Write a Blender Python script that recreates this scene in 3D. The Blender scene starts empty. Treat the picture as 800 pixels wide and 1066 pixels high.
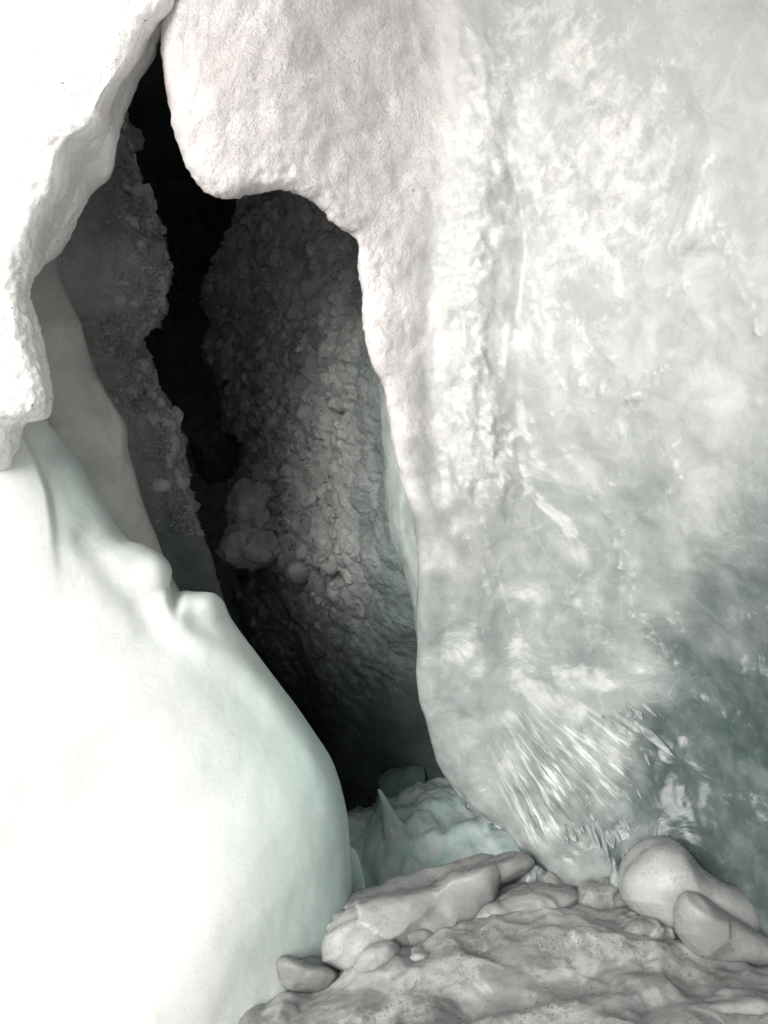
import bpy, math, random
import numpy as np
from mathutils import Vector

random.seed(7)
rng = np.random.default_rng(7)
SC = bpy.context.scene
C = SC.collection

# ------------------------------------------------------------------ camera, sky, sun, exposure
CAM_Z = 1.5
TAN = 0.64                       # tangent of half the vertical field of view
K = TAN / 533.0
cam = bpy.data.cameras.new('camera')
cam.sensor_fit = 'VERTICAL'
cam.angle = 2 * math.atan(TAN)
cam.clip_start = 0.02
cam.clip_end = 500
camo = bpy.data.objects.new('camera', cam)
C.objects.link(camo)
camo.location = (0, 0, CAM_Z)
camo.rotation_euler = (math.radians(90), 0, 0)
SC.camera = camo

SUN_AZ = math.radians(213)       # compass direction the light comes from (0 = +Y, clockwise)
SUN_EL = math.radians(15)
world = bpy.data.worlds.new('World')
SC.world = world
world.use_nodes = True
nt = world.node_tree
bg = nt.nodes['Background']
sky = nt.nodes.new('ShaderNodeTexSky')
sky.sky_type = 'NISHITA'
sky.sun_disc = False
sky.sun_elevation = SUN_EL
sky.sun_rotation = SUN_AZ
sky.air_density = 1.0
sky.dust_density = 4.0
sky.ozone_density = 1.0
hs = nt.nodes.new('ShaderNodeHueSaturation')      # a grey overcast sky
hs.inputs['Saturation'].default_value = 0.22
nt.links.new(sky.outputs[0], hs.inputs['Color'])
nt.links.new(hs.outputs[0], bg.inputs['Color'])
bg.inputs['Strength'].default_value = 0.07
sun = bpy.data.lights.new('sun', 'SUN')
sun.energy = 3.2
sun.angle = math.radians(42)
sun.color = (1.0, 0.975, 0.95)
suno = bpy.data.objects.new('sun', sun)
C.objects.link(suno)
d = Vector((math.sin(SUN_AZ) * math.cos(SUN_EL), math.cos(SUN_AZ) * math.cos(SUN_EL), math.sin(SUN_EL)))
suno.rotation_euler = (-d).to_track_quat('-Z', 'Y').to_euler()
suno.location = (-3, -4, 5)
SC.view_settings.view_transform = 'Standard'
SC.view_settings.look = 'None'
SC.view_settings.exposure = 0.55
SC.view_settings.gamma = 1
SC.render.engine = 'CYCLES'
SC.cycles.use_denoising = True
SC.cycles.max_bounces = 6
SC.cycles.diffuse_bounces = 4
SC.cycles.adaptive_threshold = 0.045
SC.cycles.use_adaptive_sampling = True

# ------------------------------------------------------------------ numpy helpers
def unproj(px, py, Y):
    px, py, Y = np.broadcast_arrays(np.asarray(px, float), np.asarray(py, float), np.asarray(Y, float))
    return np.stack([(px - 400) * K * Y, Y, CAM_Z - (py - 533) * K * Y], -1)

def _h(ix, iy, iz, s):
    n = (ix.astype(np.int64) * 374761393 + iy.astype(np.int64) * 668265263 + iz.astype(np.int64) * 2147483647 + s * 974711) & 0xffffffff
    n = ((n ^ (n >> 13)) * 1274126177) & 0xffffffff
    n = ((n ^ (n >> 16)) * 2246822519) & 0xffffffff
    n = n ^ (n >> 15)
    return n

def noise(P, scale=1.0, seed=0):
    """gradient noise, about -1..1"""
    q = np.asarray(P, float) * scale + 17.3
    i = np.floor(q).astype(np.int64)
    f = q - i
    w = f * f * f * (f * (f * 6 - 15) + 10)
    out = 0
    for dx in (0, 1):
        for dy in (0, 1):
            for dz in (0, 1):
                h = _h(i[..., 0] + dx, i[..., 1] + dy, i[..., 2] + dz, seed)
                g = np.stack([(h & 255) / 127.5 - 1, ((h >> 8) & 255) / 127.5 - 1, ((h >> 16) & 255) / 127.5 - 1], -1)
                dv = f - np.array([dx, dy, dz])
                wt = (w[..., 0] if dx else 1 - w[..., 0]) * (w[..., 1] if dy else 1 - w[..., 1]) * (w[..., 2] if dz else 1 - w[..., 2])
                out = out + wt * (g * dv).sum(-1)
    return out * 1.2

def fbm(P, scale, octv=4, seed=0, gain=0.5):
    a, t = 1.0, 0
    for o in range(octv):
        t = t + a * noise(P, scale * 2.03 ** o, seed + o)
        a *= gain
    return t

def ridged(P, scale, octv=4, seed=0, gain=0.5):
    a, t = 1.0, 0
    for o in range(octv):
        t = t + a * (1 - 2.2 * np.abs(noise(P, scale * 2.03 ** o, seed + o)))
        a *= gain
    return t

def worley(P, scale, seed=0, jit=0.9):
    """F1 distance and an id of the nearest cell"""
    q = np.asarray(P, float) * scale + 31.7
    i = np.floor(q).astype(np.int64)
    best = np.full(q.shape[:-1], 9.0)
    second = np.full(q.shape[:-1], 9.0)
    cid = np.zeros(q.shape[:-1])
    for dx in (-1, 0, 1):
        for dy in (-1, 0, 1):
            for dz in (-1, 0, 1):
                c = i + np.array([dx, dy, dz])
                h = _h(c[..., 0], c[..., 1], c[..., 2], seed)
                o = np.stack([(h & 1023) / 1023., ((h >> 10) & 1023) / 1023., ((h >> 20) & 1023) / 1023.], -1)
                dd = np.linalg.norm(c + 0.5 + (o - 0.5) * jit - q, axis=-1)
                m = dd < best
                second = np.where(m, best, np.minimum(second, dd))
                cid = np.where(m, (h & 4095) / 4095., cid)
                best = np.where(m, dd, best)
    return best, second, cid

def plates(P, scale, seed=0, tilt=1.0, soft=0.12):
    """broken angular plates: each cell its own height and its own slope"""
    q = np.asarray(P, float) * scale + 31.7
    i = np.floor(q).astype(np.int64)
    best = np.full(q.shape[:-1], 9.0); second = best.copy()
    hgt = np.zeros(q.shape[:-1])
    for dx in (-1, 0, 1):
        for dy in (-1, 0, 1):
            for dz in (-1, 0, 1):
                c = i + np.array([dx, dy, dz])
                h = _h(c[..., 0], c[..., 1], c[..., 2], seed)
                g = _h(c[..., 0], c[..., 1], c[..., 2], seed + 99)
                o = np.stack([(h & 1023) / 1023., ((h >> 10) & 1023) / 1023., ((h >> 20) & 1023) / 1023.], -1)
                t = np.stack([(g & 1023) / 511.5 - 1, ((g >> 10) & 1023) / 511.5 - 1, ((g >> 20) & 1023) / 511.5 - 1], -1)
                v = q - (c + 0.5 + (o - 0.5) * 0.9)
                dd = np.linalg.norm(v, axis=-1)
                m = dd < best
                second = np.where(m, best, np.minimum(second, dd))
                hgt = np.where(m, ((g >> 5) & 255) / 255. - 0.5 + tilt * (v * t).sum(-1), hgt)
                best = np.where(m, dd, best)
    return hgt * sstep(0.0, soft, second - best)

def sstep(a, b, x):
    t = np.clip((x - a) / (b - a), 0, 1)
    return t * t * (3 - 2 * t)

def stroke(px, py, pts):
    """distance in pixels to a polyline, and the place along it (0..1)"""
    pts = np.asarray(pts, float)
    seg = np.linalg.norm(np.diff(pts, axis=0), axis=1)
    L = np.concatenate([[0], np.cumsum(seg)]) / seg.sum()
    best = np.full(px.shape, 1e9)
    along = np.zeros(px.shape)
    side = np.zeros(px.shape)
    for k in range(len(pts) - 1):
        a, b = pts[k], pts[k + 1]
        ab = b - a
        t = np.clip(((px - a[0]) * ab[0] + (py - a[1]) * ab[1]) / (ab @ ab), 0, 1)
        dx, dy = px - a[0] - t * ab[0], py - a[1] - t * ab[1]
        dd = np.hypot(dx, dy)
        m = dd < best
        best = np.where(m, dd, best)
        along = np.where(m, L[k] + t * (L[k + 1] - L[k]), along)
        side = np.where(m, np.sign(ab[0] * dy - ab[1] * dx), side)
    return best, along, side

def smooth_curve(cp, n, axis=0):
    """Catmull-Rom through control points along the first axis"""
    cp = np.moveaxis(np.asarray(cp, float), axis, 0)
    m = len(cp)
    t = np.linspace(0, m - 1, n)
    i = np.minimum(t.astype(int), m - 2)
    f = (t - i).reshape((-1,) + (1,) * (cp.ndim - 1))
    p0, p1, p2, p3 = cp[np.maximum(i - 1, 0)], cp[i], cp[i + 1], cp[np.minimum(i + 2, m - 1)]
    r = 0.5 * (2 * p1 + (p2 - p0) * f + (2 * p0 - 5 * p1 + 4 * p2 - p3) * f ** 2 + (3 * p1 - p0 - 3 * p2 + p3) * f ** 3)
    return np.moveaxis(r, 0, axis)

def smooth_mono(xs, ys, n):
    v = np.interp(np.arange(n), xs, ys)
    k = np.hanning(61); k /= k.sum()
    return np.convolve(np.pad(v, 30, mode='reflect', reflect_type='odd'), k, 'valid')

def resample(pts, n):
    """n points equally spaced along a smooth curve through pts"""
    c = smooth_curve(pts, 40 * len(pts))
    s = np.concatenate([[0], np.cumsum(np.linalg.norm(np.diff(c[:, :2], axis=0), axis=1))])
    q = np.linspace(0, s[-1], n)
    return np.stack([np.interp(q, s, c[:, k]) for k in range(c.shape[1])], -1)

def grid_normals(P):
    du = np.gradient(P, axis=0)
    dv = np.gradient(P, axis=1)
    n = np.cross(du, dv)
    n /= np.linalg.norm(n, axis=-1, keepdims=True) + 1e-12
    toc = np.array([0, 0, CAM_Z]) - P
    if (np.sign((n * toc).sum(-1))).mean() < 0:
        n = -n
    return n

def make_object(name, V, F, mat, parent=None, attrs=None, smooth=True, recenter=True):
    V = np.asarray(V, float).reshape(-1, 3)
    off = np.zeros(3)
    if recenter:
        off = np.array([(V[:, 0].min() + V[:, 0].max()) / 2, (V[:, 1].min() + V[:, 1].max()) / 2, V[:, 2].min()])
    me = bpy.data.meshes.new(name)
    me.from_pydata((V - off).tolist(), [], F.tolist() if hasattr(F, 'tolist') else F)
    me.update()
    if attrs is not None:
        a = me.attributes.new('mask', 'FLOAT_COLOR', 'POINT')
        col = np.ones((len(V), 4))
        col[:, :3] = np.asarray(attrs).reshape(-1, 3)
        a.data.foreach_set('color', col.astype(np.float32).ravel())
    if smooth:
        me.polygons.foreach_set('use_smooth', np.ones(len(me.polygons), bool))
    if mat:
        me.materials.append(mat)
    o = bpy.data.objects.new(name, me)
    C.objects.link(o)
    o.location = off
    if parent is not None:
        o.parent = parent
        o.location = off - np.array(parent.location)
    return o

def grid_faces(nu, nv):
    i = np.arange(nu * nv).reshape(nu, nv)
    return np.stack([i[:-1, :-1], i[1:, :-1], i[1:, 1:], i[:-1, 1:]], -1).reshape(-1, 4)

def tag(o, label=None, cat=None, group=None, kind=None):
    if label: o['label'] = label
    if cat: o['category'] = cat
    if group: o['group'] = group
    if kind: o['kind'] = kind
    return o

def sheet(name, rows, nu, nv, mat, disp=None, mask=None, parent=None, yfun=None):
    """a surface lofted through rows of (px, py, distance), then roughened along its normals"""
    net = np.asarray(rows, float)
    g = smooth_curve(smooth_curve(net, nu, 0), nv, 1)
    px, py = g[..., 0], g[..., 1]
    Y = g[..., 2]
    if yfun is not None:
        Y = yfun(px, py, Y)
    P = unproj(px, py, Y)
    N = grid_normals(P)
    if disp is not None:
        P = P + N * disp(px, py, P, N)[..., None]
    at = mask(px, py, P).reshape(-1, 3) if mask is not None else None
    o = make_object(name, P, grid_faces(*P.shape[:2]), mat, parent, at)
    return o, P, px, py

def inflate(name, outline, Yc, thick, mat, parent=None, nr=26, na=120, rough=0.02, scale=6, power=2.4, tilt=(0, 0), seed=0, facet=0.0, centre=None):
    """a solid body: an outline at its own distance, rounded to a real thickness front and back"""
    o = resample(list(outline) + [outline[0]], na + 1)[:-1]
    c = np.array(centre if centre else o.mean(0))
    s = np.sin(np.linspace(0, 1, nr) * math.pi / 2)
    px = c[0] + (o[None, :, 0] - c[0]) * s[:, None]
    py = c[1] + (o[None, :, 1] - c[1]) * s[:, None]
    y0 = Yc + tilt[0] * (px - c[0]) / 100 + tilt[1] * (py - c[1]) / 100
    dome = np.clip(1 - s ** power, 0, 1) ** (1 / power)
    fr = unproj(px, py, y0 - thick * dome[:, None])
    edge = unproj(px[-1], py[-1], y0[-1])
    cc = edge.mean(0)
    bk = unproj(px, py, y0) + np.array([0, 1, 0]) * (thick * dome[:, None])[..., None]
    bk = bk[::-1][1:]
    P = np.concatenate([fr, bk])
    Nv = P - (cc + np.array([0, 0, 0]))
    Nv /= np.linalg.norm(Nv, axis=-1, keepdims=True) + 1e-9
    dn = rough * fbm(P, scale, 4, seed + 50)
    if facet:
        dn = dn * 0.8
    dn = dn - dn[[0]].mean() * 0
    P = P + Nv * dn[..., None]
    if facet:
        P = P + Nv * (facet * plates(P, scale * 0.8, seed + 7, 0.9))[..., None]
    n = P.shape[0]
    P[0] = P[0].mean(0)
    P[-1] = P[-1].mean(0)
    i = np.arange(n * na).reshape(n, na)
    j = np.roll(i, -1, axis=1)
    F = np.stack([i[:-1], j[:-1], j[1:], i[1:]], -1).reshape(-1, 4)
    # weld the two poles
    V = P.reshape(-1, 3)
    remap = np.arange(len(V))
    remap[i[0]] = i[0, 0]
    remap[i[-1]] = i[-1, 0]
    F = remap[F]
    faces = []
    for f in F.tolist():
        g = []
        for v in f:
            if v not in g: g.append(v)
        if len(g) > 2: faces.append(g)
    used = np.unique(np.concatenate([np.array(f) for f in faces]))
    lut = np.full(len(V), -1); lut[used] = np.arange(len(used))
    faces = [[int(lut[v]) for v in f][::-1] for f in faces]
    return make_object(name, V[used], faces, mat, parent)

# ------------------------------------------------------------------ materials
class NB:
    def __init__(self, name):
        self.m = bpy.data.materials.new(name)
        self.m.use_nodes = True
        self.t = self.m.node_tree
        self.b = self.t.nodes['Principled BSDF']
        self.tc = self.n('ShaderNodeTexCoord').outputs['Object']
    def n(self, kind, **kw):
        x = self.t.nodes.new(kind)
        for k, v in kw.items(): setattr(x, k, v)
        return x
    def link(self, a, b): self.t.links.new(a, b)
    def mapped(self, scale):
        mp = self.n('ShaderNodeMapping')
        mp.inputs['Scale'].default_value = scale
        self.link(self.tc, mp.inputs['Vector'])
        return mp.outputs[0]
    def noise(self, scale, detail=4, rough=0.55, dist=0.0, vec=None):
        x = self.n('ShaderNodeTexNoise')
        x.inputs['Scale'].default_value = scale
        x.inputs['Detail'].default_value = detail
        x.inputs['Roughness'].default_value = rough
        x.inputs['Distortion'].default_value = dist
        self.link(vec if vec is not None else self.tc, x.inputs['Vector'])
        return x.outputs[0]
    def voro(self, scale, feature='F1', out='Distance', vec=None):
        x = self.n('ShaderNodeTexVoronoi')
        x.feature = feature
        x.inputs['Scale'].default_value = scale
        self.link(vec if vec is not None else self.tc, x.inputs['Vector'])
        return x.outputs[out]
    def rng(self, v, a, b, c=0.0, dd=1.0):
        x = self.n('ShaderNodeMapRange')
        x.interpolation_type = 'SMOOTHSTEP'
        for k, q in zip(('From Min', 'From Max', 'To Min', 'To Max'), (a, b, c, dd)):
            x.inputs[k].default_value = q
        self.link(v, x.inputs['Value'])
        return x.outputs[0]
    def math(self, op, a, b=None):
        x = self.n('ShaderNodeMath', operation=op)
        for k, q in enumerate((a, b)):
            if q is None: continue
            if isinstance(q, (int, float)): x.inputs[k].default_value = q
            else: self.link(q, x.inputs[k])
        return x.outputs[0]
    def mix(self, fac, a, b):
        x = self.n('ShaderNodeMix', data_type='RGBA')
        for k, q in ((0, fac), (6, a), (7, b)):
            if isinstance(q, (int, float)): x.inputs[k].default_value = q
            elif isinstance(q, tuple): x.inputs[k].default_value = (*q, 1)
            else: self.link(q, x.inputs[k])
        return x.outputs[2]
    def fmix(self, fac, a, b):
        x = self.n('ShaderNodeMix', data_type='FLOAT')
        for k, q in ((0, fac), (2, a), (3, b)):
            if isinstance(q, (int, float)): x.inputs[k].default_value = q
            else: self.link(q, x.inputs[k])
        return x.outputs[0]
    def bump(self, h, strength, dist=0.01, prev=None):
        x = self.n('ShaderNodeBump')
        x.inputs['Distance'].default_value = dist
        if isinstance(strength, (int, float)): x.inputs['Strength'].default_value = strength
        else: self.link(strength, x.inputs['Strength'])
        self.link(h, x.inputs['Height'])
        if prev is not None: self.link(prev, x.inputs['Normal'])
        return x.outputs[0]
    def set(self, key, v):
        s = self.b.inputs[key]
        if isinstance(v, (int, float)): s.default_value = v
        elif isinstance(v, tuple): s.default_value = v if len(v) == len(s.default_value) else (*v, 1)
        else: self.link(v, s)

def snow_material(name, col, speck=0.0, grain=1.0, sss=0.0):
    b = NB(name)
    tone = b.noise(5, 5)
    c = b.mix(tone, tuple(x * 0.93 for x in col), tuple(min(x * 1.05, 0.92) for x in col))
    c = b.mix(b.math('MULTIPLY', b.rng(b.noise(170, 1, 0.5), 0.45, 0.66), 0.30), c, tuple(x * 0.62 for x in col))
    if speck:
        big = b.noise(2.2, 3)
        s1 = b.rng(b.noise(95, 2, 0.5), 0.66, 0.71)
        s2 = b.rng(b.noise(26, 4, 0.6), 0.64, 0.72)
        f = b.math('MULTIPLY', b.math('MAXIMUM', s1, b.math('MULTIPLY', s2, 0.5)), b.rng(big, 0.42, 0.62))
        c = b.mix(b.math('MULTIPLY', f, speck), c, (0.16, 0.13, 0.10))
    b.set('Base Color', c)
    b.set('Roughness', b.rng(b.noise(160, 2), 0.3, 0.7, 0.25, 0.75))
    b.set('Specular IOR Level', 0.4)
    b.set('Subsurface Weight', sss)
    b.set('Subsurface Radius', (0.9, 1.0, 1.0))
    b.set('Subsurface Scale', 0.03)
    n1 = b.bump(b.noise(28, 5, 0.6), 0.22 * grain, 0.010)
    n3 = b.bump(b.voro(120), 0.25 * grain, 0.004, n1)
    b.set('Normal', n3)
    return b.m

def wall_material():
    """granular snow (R), frosted cloudy ice (G) and clear ice that darkens downwards and to the right (B) on one continuous wall"""
    b = NB('wall_ice')
    at = b.n('ShaderNodeAttribute', attribute_name='mask')
    sp = b.n('ShaderNodeSeparateColor')
    b.link(at.outputs['Color'], sp.inputs[0])
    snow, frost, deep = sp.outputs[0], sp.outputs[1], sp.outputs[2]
    cloud = b.noise(7, 7, 0.62, 0.6)
    cl2 = b.noise(24, 6, 0.62, 0.8)
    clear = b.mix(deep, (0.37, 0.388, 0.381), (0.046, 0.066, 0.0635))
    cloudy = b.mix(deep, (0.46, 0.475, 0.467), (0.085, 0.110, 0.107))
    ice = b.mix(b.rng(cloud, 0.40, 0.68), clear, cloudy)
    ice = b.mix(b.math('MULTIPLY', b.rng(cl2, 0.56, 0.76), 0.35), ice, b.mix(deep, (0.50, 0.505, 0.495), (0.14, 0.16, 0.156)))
    tone = b.noise(6, 5)
    sn = b.mix(b.rng(tone, 0.35, 0.65), (0.64, 0.605, 0.605), (0.78, 0.745, 0.745))
    gr = b.rng(b.noise(170, 1, 0.5), 0.40, 0.66)
    sn = b.mix(b.math('MULTIPLY', gr, 0.42), sn, (0.44, 0.43, 0.425))
    # frost breaks up along the fine noise
    fr = b.rng(b.math('ADD', frost, b.math('MULTIPLY', b.math('SUBTRACT', cl2, 0.5), 0.9)), 0.25, 0.75)
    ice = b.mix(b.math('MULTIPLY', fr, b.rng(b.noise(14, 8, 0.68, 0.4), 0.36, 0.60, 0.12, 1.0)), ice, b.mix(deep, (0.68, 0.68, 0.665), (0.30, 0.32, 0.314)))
    ice = b.mix(b.math('MULTIPLY', b.math('MULTIPLY', gr, fr), 0.25), ice, (0.32, 0.33, 0.325))
    dirt = b.math('MULTIPLY', b.rng(b.noise(75, 3, 0.5), 0.62, 0.70), b.rng(b.noise(3, 3), 0.42, 0.6))
    sn = b.mix(b.math('MULTIPLY', dirt, 0.5), sn, (0.25, 0.22, 0.20))
    # hairline cracks and trapped bubbles
    wv = b.n('ShaderNodeVectorMath', operation='ADD')
    dn = b.n('ShaderNodeTexNoise'); dn.inputs['Scale'].default_value = 6; dn.inputs['Detail'].default_value = 4
    b.link(b.tc, dn.inputs['Vector'])
    sc = b.n('ShaderNodeVectorMath', operation='SCALE'); sc.inputs['Scale'].default_value = 0.22
    b.link(dn.outputs['Color'], sc.inputs[0]); b.link(b.tc, wv.inputs[0]); b.link(sc.outputs[0], wv.inputs[1])
    ck = b.rng(b.voro(3.6, 'DISTANCE_TO_EDGE', 'Distance', wv.outputs[0]), 0.0, 0.016, 1.0, 0.0)
    ck = b.math('MULTIPLY', ck, b.rng(b.noise(2.6, 4), 0.50, 0.62))
    bub = b.math('MULTIPLY', b.rng(b.voro(85), 0.06, 0.20, 1.0, 0.0), b.rng(b.noise(4, 4, 0.6), 0.50, 0.62))
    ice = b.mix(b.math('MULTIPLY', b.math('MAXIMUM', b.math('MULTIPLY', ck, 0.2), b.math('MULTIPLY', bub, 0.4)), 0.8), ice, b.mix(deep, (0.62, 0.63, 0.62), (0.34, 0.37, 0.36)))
    # the broken fan at the foot: narrow blades side by side
    fa = b.n('ShaderNodeAttribute', attribute_name='flow')
    fs = b.n('ShaderNodeSeparateXYZ'); b.link(fa.outputs['Vector'], fs.inputs[0])
    fc = b.n('ShaderNodeCombineXYZ'); b.link(fs.outputs[0], fc.inputs[0]); b.link(fs.outputs[1], fc.inputs[1])
    ft = fs.outputs[2]
    bl = b.noise(1.0, 6, 0.62, 0.25, fc.outputs[0])
    ice = b.mix(b.math('MULTIPLY', b.rng(bl, 0.50, 0.64), b.math('MULTIPLY', ft, 0.8)), ice, (0.60, 0.64, 0.63))
    ice = b.mix(b.math('MULTIPLY', b.rng(bl, 0.30, 0.45, 1.0, 0.0), b.math('MULTIPLY', ft, 0.75)), ice, (0.10, 0.125, 0.12))
    b.set('Base Color', b.mix(snow, ice, sn))
    ro = b.fmix(fr, b.rng(b.noise(14, 4), 0.3, 0.7, 0.10, 0.30), 0.42)
    b.set('Roughness', b.fmix(snow, ro, b.rng(b.noise(160, 2), 0.3, 0.7, 0.25, 0.7)))
    b.set('Specular IOR Level', 0.45)
    b.set('IOR', 1.31)
    b.set('Coat Weight', b.fmix(snow, 0.35, 0.0))
    b.set('Coat Roughness', 0.07)
    b.set('Coat IOR', 1.31)
    b.set('Subsurface Weight', b.fmix(snow, 0.35, 0.0))
    b.set('Subsurface Radius', (0.7, 1.0, 1.0))
    b.set('Subsurface Scale', 0.05)
    st = b.math('MAXIMUM', b.math('MULTIPLY', snow, 0.8), b.math('MULTIPLY', fr, 0.9))
    n0 = b.bump(b.noise(7, 4, 0.6, 0.6), 0.35, 0.03)
    n1 = b.bump(b.noise(30, 7, 0.68, 0.5), b.math('ADD', st, 0.14), 0.012, n0)
    n1 = b.bump(bl, ft, 0.03, n1)
    n3 = b.bump(b.voro(110), b.math('MULTIPLY', b.math('MAXIMUM', snow, b.math('MULTIPLY', fr, 0.3)), 0.22), 0.004, n1)
    b.set('Normal', n3)
    return b.m

def ice_material(name, col, col2, rough=(0.12, 0.3), sss=0.4, bump=0.25, streak=None, spec=0.5, scale=7, deep=None, grain=0.0):
    b = NB(name)
    vec = b.mapped(streak) if streak else None
    cl = b.noise(scale, 6, 0.6, 0.5, vec)
    c = b.mix(b.rng(cl, 0.34, 0.68), col, col2)
    if deep:
        at = b.n('ShaderNodeAttribute', attribute_name='mask')
        sp = b.n('ShaderNodeSeparateColor')
        b.link(at.outputs['Color'], sp.inputs[0])
        c = b.mix(sp.outputs[0], c, deep)
    if grain:
        c = b.mix(b.math('MULTIPLY', b.rng(b.noise(150, 2, 0.5), 0.42, 0.68), grain), c, tuple(0.5 * x for x in col))
    b.set('Base Color', c)
    b.set('Roughness', b.rng(b.noise(18, 4), 0.3, 0.7, *rough))
    b.set('Specular IOR Level', spec)
    b.set('IOR', 1.31)
    b.set('Subsurface Weight', sss)
    b.set('Subsurface Radius', (0.7, 1.0, 1.0))
    b.set('Subsurface Scale', 0.05)
    n1 = b.bump(b.noise(9, 5, 0.6, 0.3, vec), bump, 0.02)
    n2 = b.bump(b.noise(60, 4, 0.6), bump * 0.7, 0.004, n1)
    b.set('Normal', n2)
    return b.m

def dirty_material(name, col, col2, dirt=0.6, clean=None):
    b = NB(name)
    cl = b.noise(6, 6, 0.62, 0.6)
    c = b.mix(b.rng(cl, 0.35, 0.66), col, col2)
    if clean:
        c = b.mix(b.rng(b.noise(3.6, 5, 0.6, 0.8), 0.47, 0.57), c, clean)
    band = b.rng(b.noise(4.5, 6, 0.65, 0.4, b.mapped((1, 1, 3.0))), 0.42, 0.60)
    sp = b.rng(b.noise(120, 3, 0.6), 0.55, 0.64)
    sp2 = b.rng(b.noise(34, 5, 0.65), 0.54, 0.66)
    f = b.math('MULTIPLY', b.math('MAXIMUM', sp, b.math('MULTIPLY', sp2, 0.6)), b.math('ADD', b.math('MULTIPLY', band, 0.75), 0.15))
    c = b.mix(b.math('MULTIPLY', f, dirt), c, (0.10, 0.085, 0.07))
    b.set('Base Color', c)
    b.set('Roughness', b.rng(b.noise(30, 4), 0.3, 0.7, 0.2, 0.5))
    b.set('Specular IOR Level', 0.5)
    b.set('IOR', 1.31)
    b.set('Subsurface Weight', 0.8)
    b.set('Subsurface Radius', (1.0, 1.0, 0.97))
    b.set('Subsurface Scale', 0.09)
    n1 = b.bump(b.noise(16, 6, 0.62), 0.22, 0.02)
    n2 = b.bump(b.noise(110, 3, 0.6), 0.3, 0.004, n1)
    b.set('Normal', n2)
    return b.m

def frost_material(name, col, col2, deep=None):
    b = NB(name)
    c = b.mix(b.rng(b.noise(9, 5, 0.6), 0.35, 0.65), col, col2)
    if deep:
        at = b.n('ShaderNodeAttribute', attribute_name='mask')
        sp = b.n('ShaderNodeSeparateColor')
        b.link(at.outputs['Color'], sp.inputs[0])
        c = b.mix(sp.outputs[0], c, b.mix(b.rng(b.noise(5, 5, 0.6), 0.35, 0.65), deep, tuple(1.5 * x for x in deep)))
    b.set('Base Color', c)
    b.set('Roughness', 0.55)
    b.set('Specular IOR Level', 0.3)
    n1 = b.bump(b.noise(32, 6, 0.7), 0.9, 0.016)
    n2 = b.bump(b.voro(110), 0.6, 0.007, n1)
    b.set('Normal', n2)
    return b.m

M_SNOW = snow_material('bank_snow', (0.88, 0.87, 0.86), speck=0.9)
M_GROUND = snow_material('ground_snow', (0.84, 0.83, 0.82), speck=0.6)
M_MOUND = ice_material('mound_ice', (0.82, 0.828, 0.812), (0.85, 0.85, 0.835), (0.28, 0.45), 0.35, 0.14, spec=0.35, deep=(0.46, 0.575, 0.545), grain=0.16)
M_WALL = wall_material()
M_FIN = ice_material('fin_ice', (0.46, 0.47, 0.455), (0.57, 0.575, 0.55), (0.25, 0.4), 0.0, 0.12, spec=0.4, grain=0.2)
M_BED = ice_material('bed_ice', (0.66, 0.86, 0.835), (0.85, 0.95, 0.94), (0.08, 0.25), 0.3, 0.35, (1, 1, 0.5), 0.5)
M_DARKICE = ice_material('dark_ice', (0.14, 0.22, 0.21), (0.22, 0.30, 0.29), (0.15, 0.3), 0.3, 0.2)
M_SHARD = ice_material('shard_ice', (0.13, 0.155, 0.15), (0.34, 0.37, 0.362), (0.05, 0.18), 0.3, 0.35, spec=0.6, scale=20)
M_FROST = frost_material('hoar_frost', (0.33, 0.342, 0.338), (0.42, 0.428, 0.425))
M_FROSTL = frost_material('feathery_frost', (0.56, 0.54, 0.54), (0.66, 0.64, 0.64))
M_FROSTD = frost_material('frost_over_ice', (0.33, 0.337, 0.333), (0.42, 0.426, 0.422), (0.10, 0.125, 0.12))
M_FROST2 = frost_material('shaded_frost', (0.09, 0.10, 0.098), (0.14, 0.147, 0.145))  # darker copy of the frost, standing in for the unlit depth of the crack
M_RUB = dirty_material('dirty_ice', (0.205, 0.211, 0.210), (0.272, 0.278, 0.276), 0.85, (0.36, 0.37, 0.366))
M_RUB2 = dirty_material('clean_rubble_ice', (0.26, 0.268, 0.266), (0.33, 0.339, 0.335), 0.4)
M_RUB3 = dirty_material('grey_rubble_ice', (0.19, 0.196, 0.194), (0.25, 0.257, 0.254), 0.4)
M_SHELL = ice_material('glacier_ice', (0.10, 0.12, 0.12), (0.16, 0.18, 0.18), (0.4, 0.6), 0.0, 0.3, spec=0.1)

# ------------------------------------------------------------------ the setting
def build_ground():
    n = 200
    x = np.linspace(-1, 1, n); x = np.sign(x) * np.abs(x) ** 2.2 * 60
    y = np.linspace(-1, 1, n); y = np.sign(y) * np.abs(y) ** 2.2 * 60
    X, Y = np.meshgrid(x, y, indexing='ij')
    P = np.stack([X, Y, np.zeros_like(X)], -1)
    P[..., 2] = -0.36 + 0.05 * fbm(P, 0.8, 5, 3) - 1.9 * sstep(2.55, 3.3, Y)
    o = make_object('ground', P, grid_faces(n, n), M_GROUND, recenter=False)
    tag(o, kind='structure')
build_ground()

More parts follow.
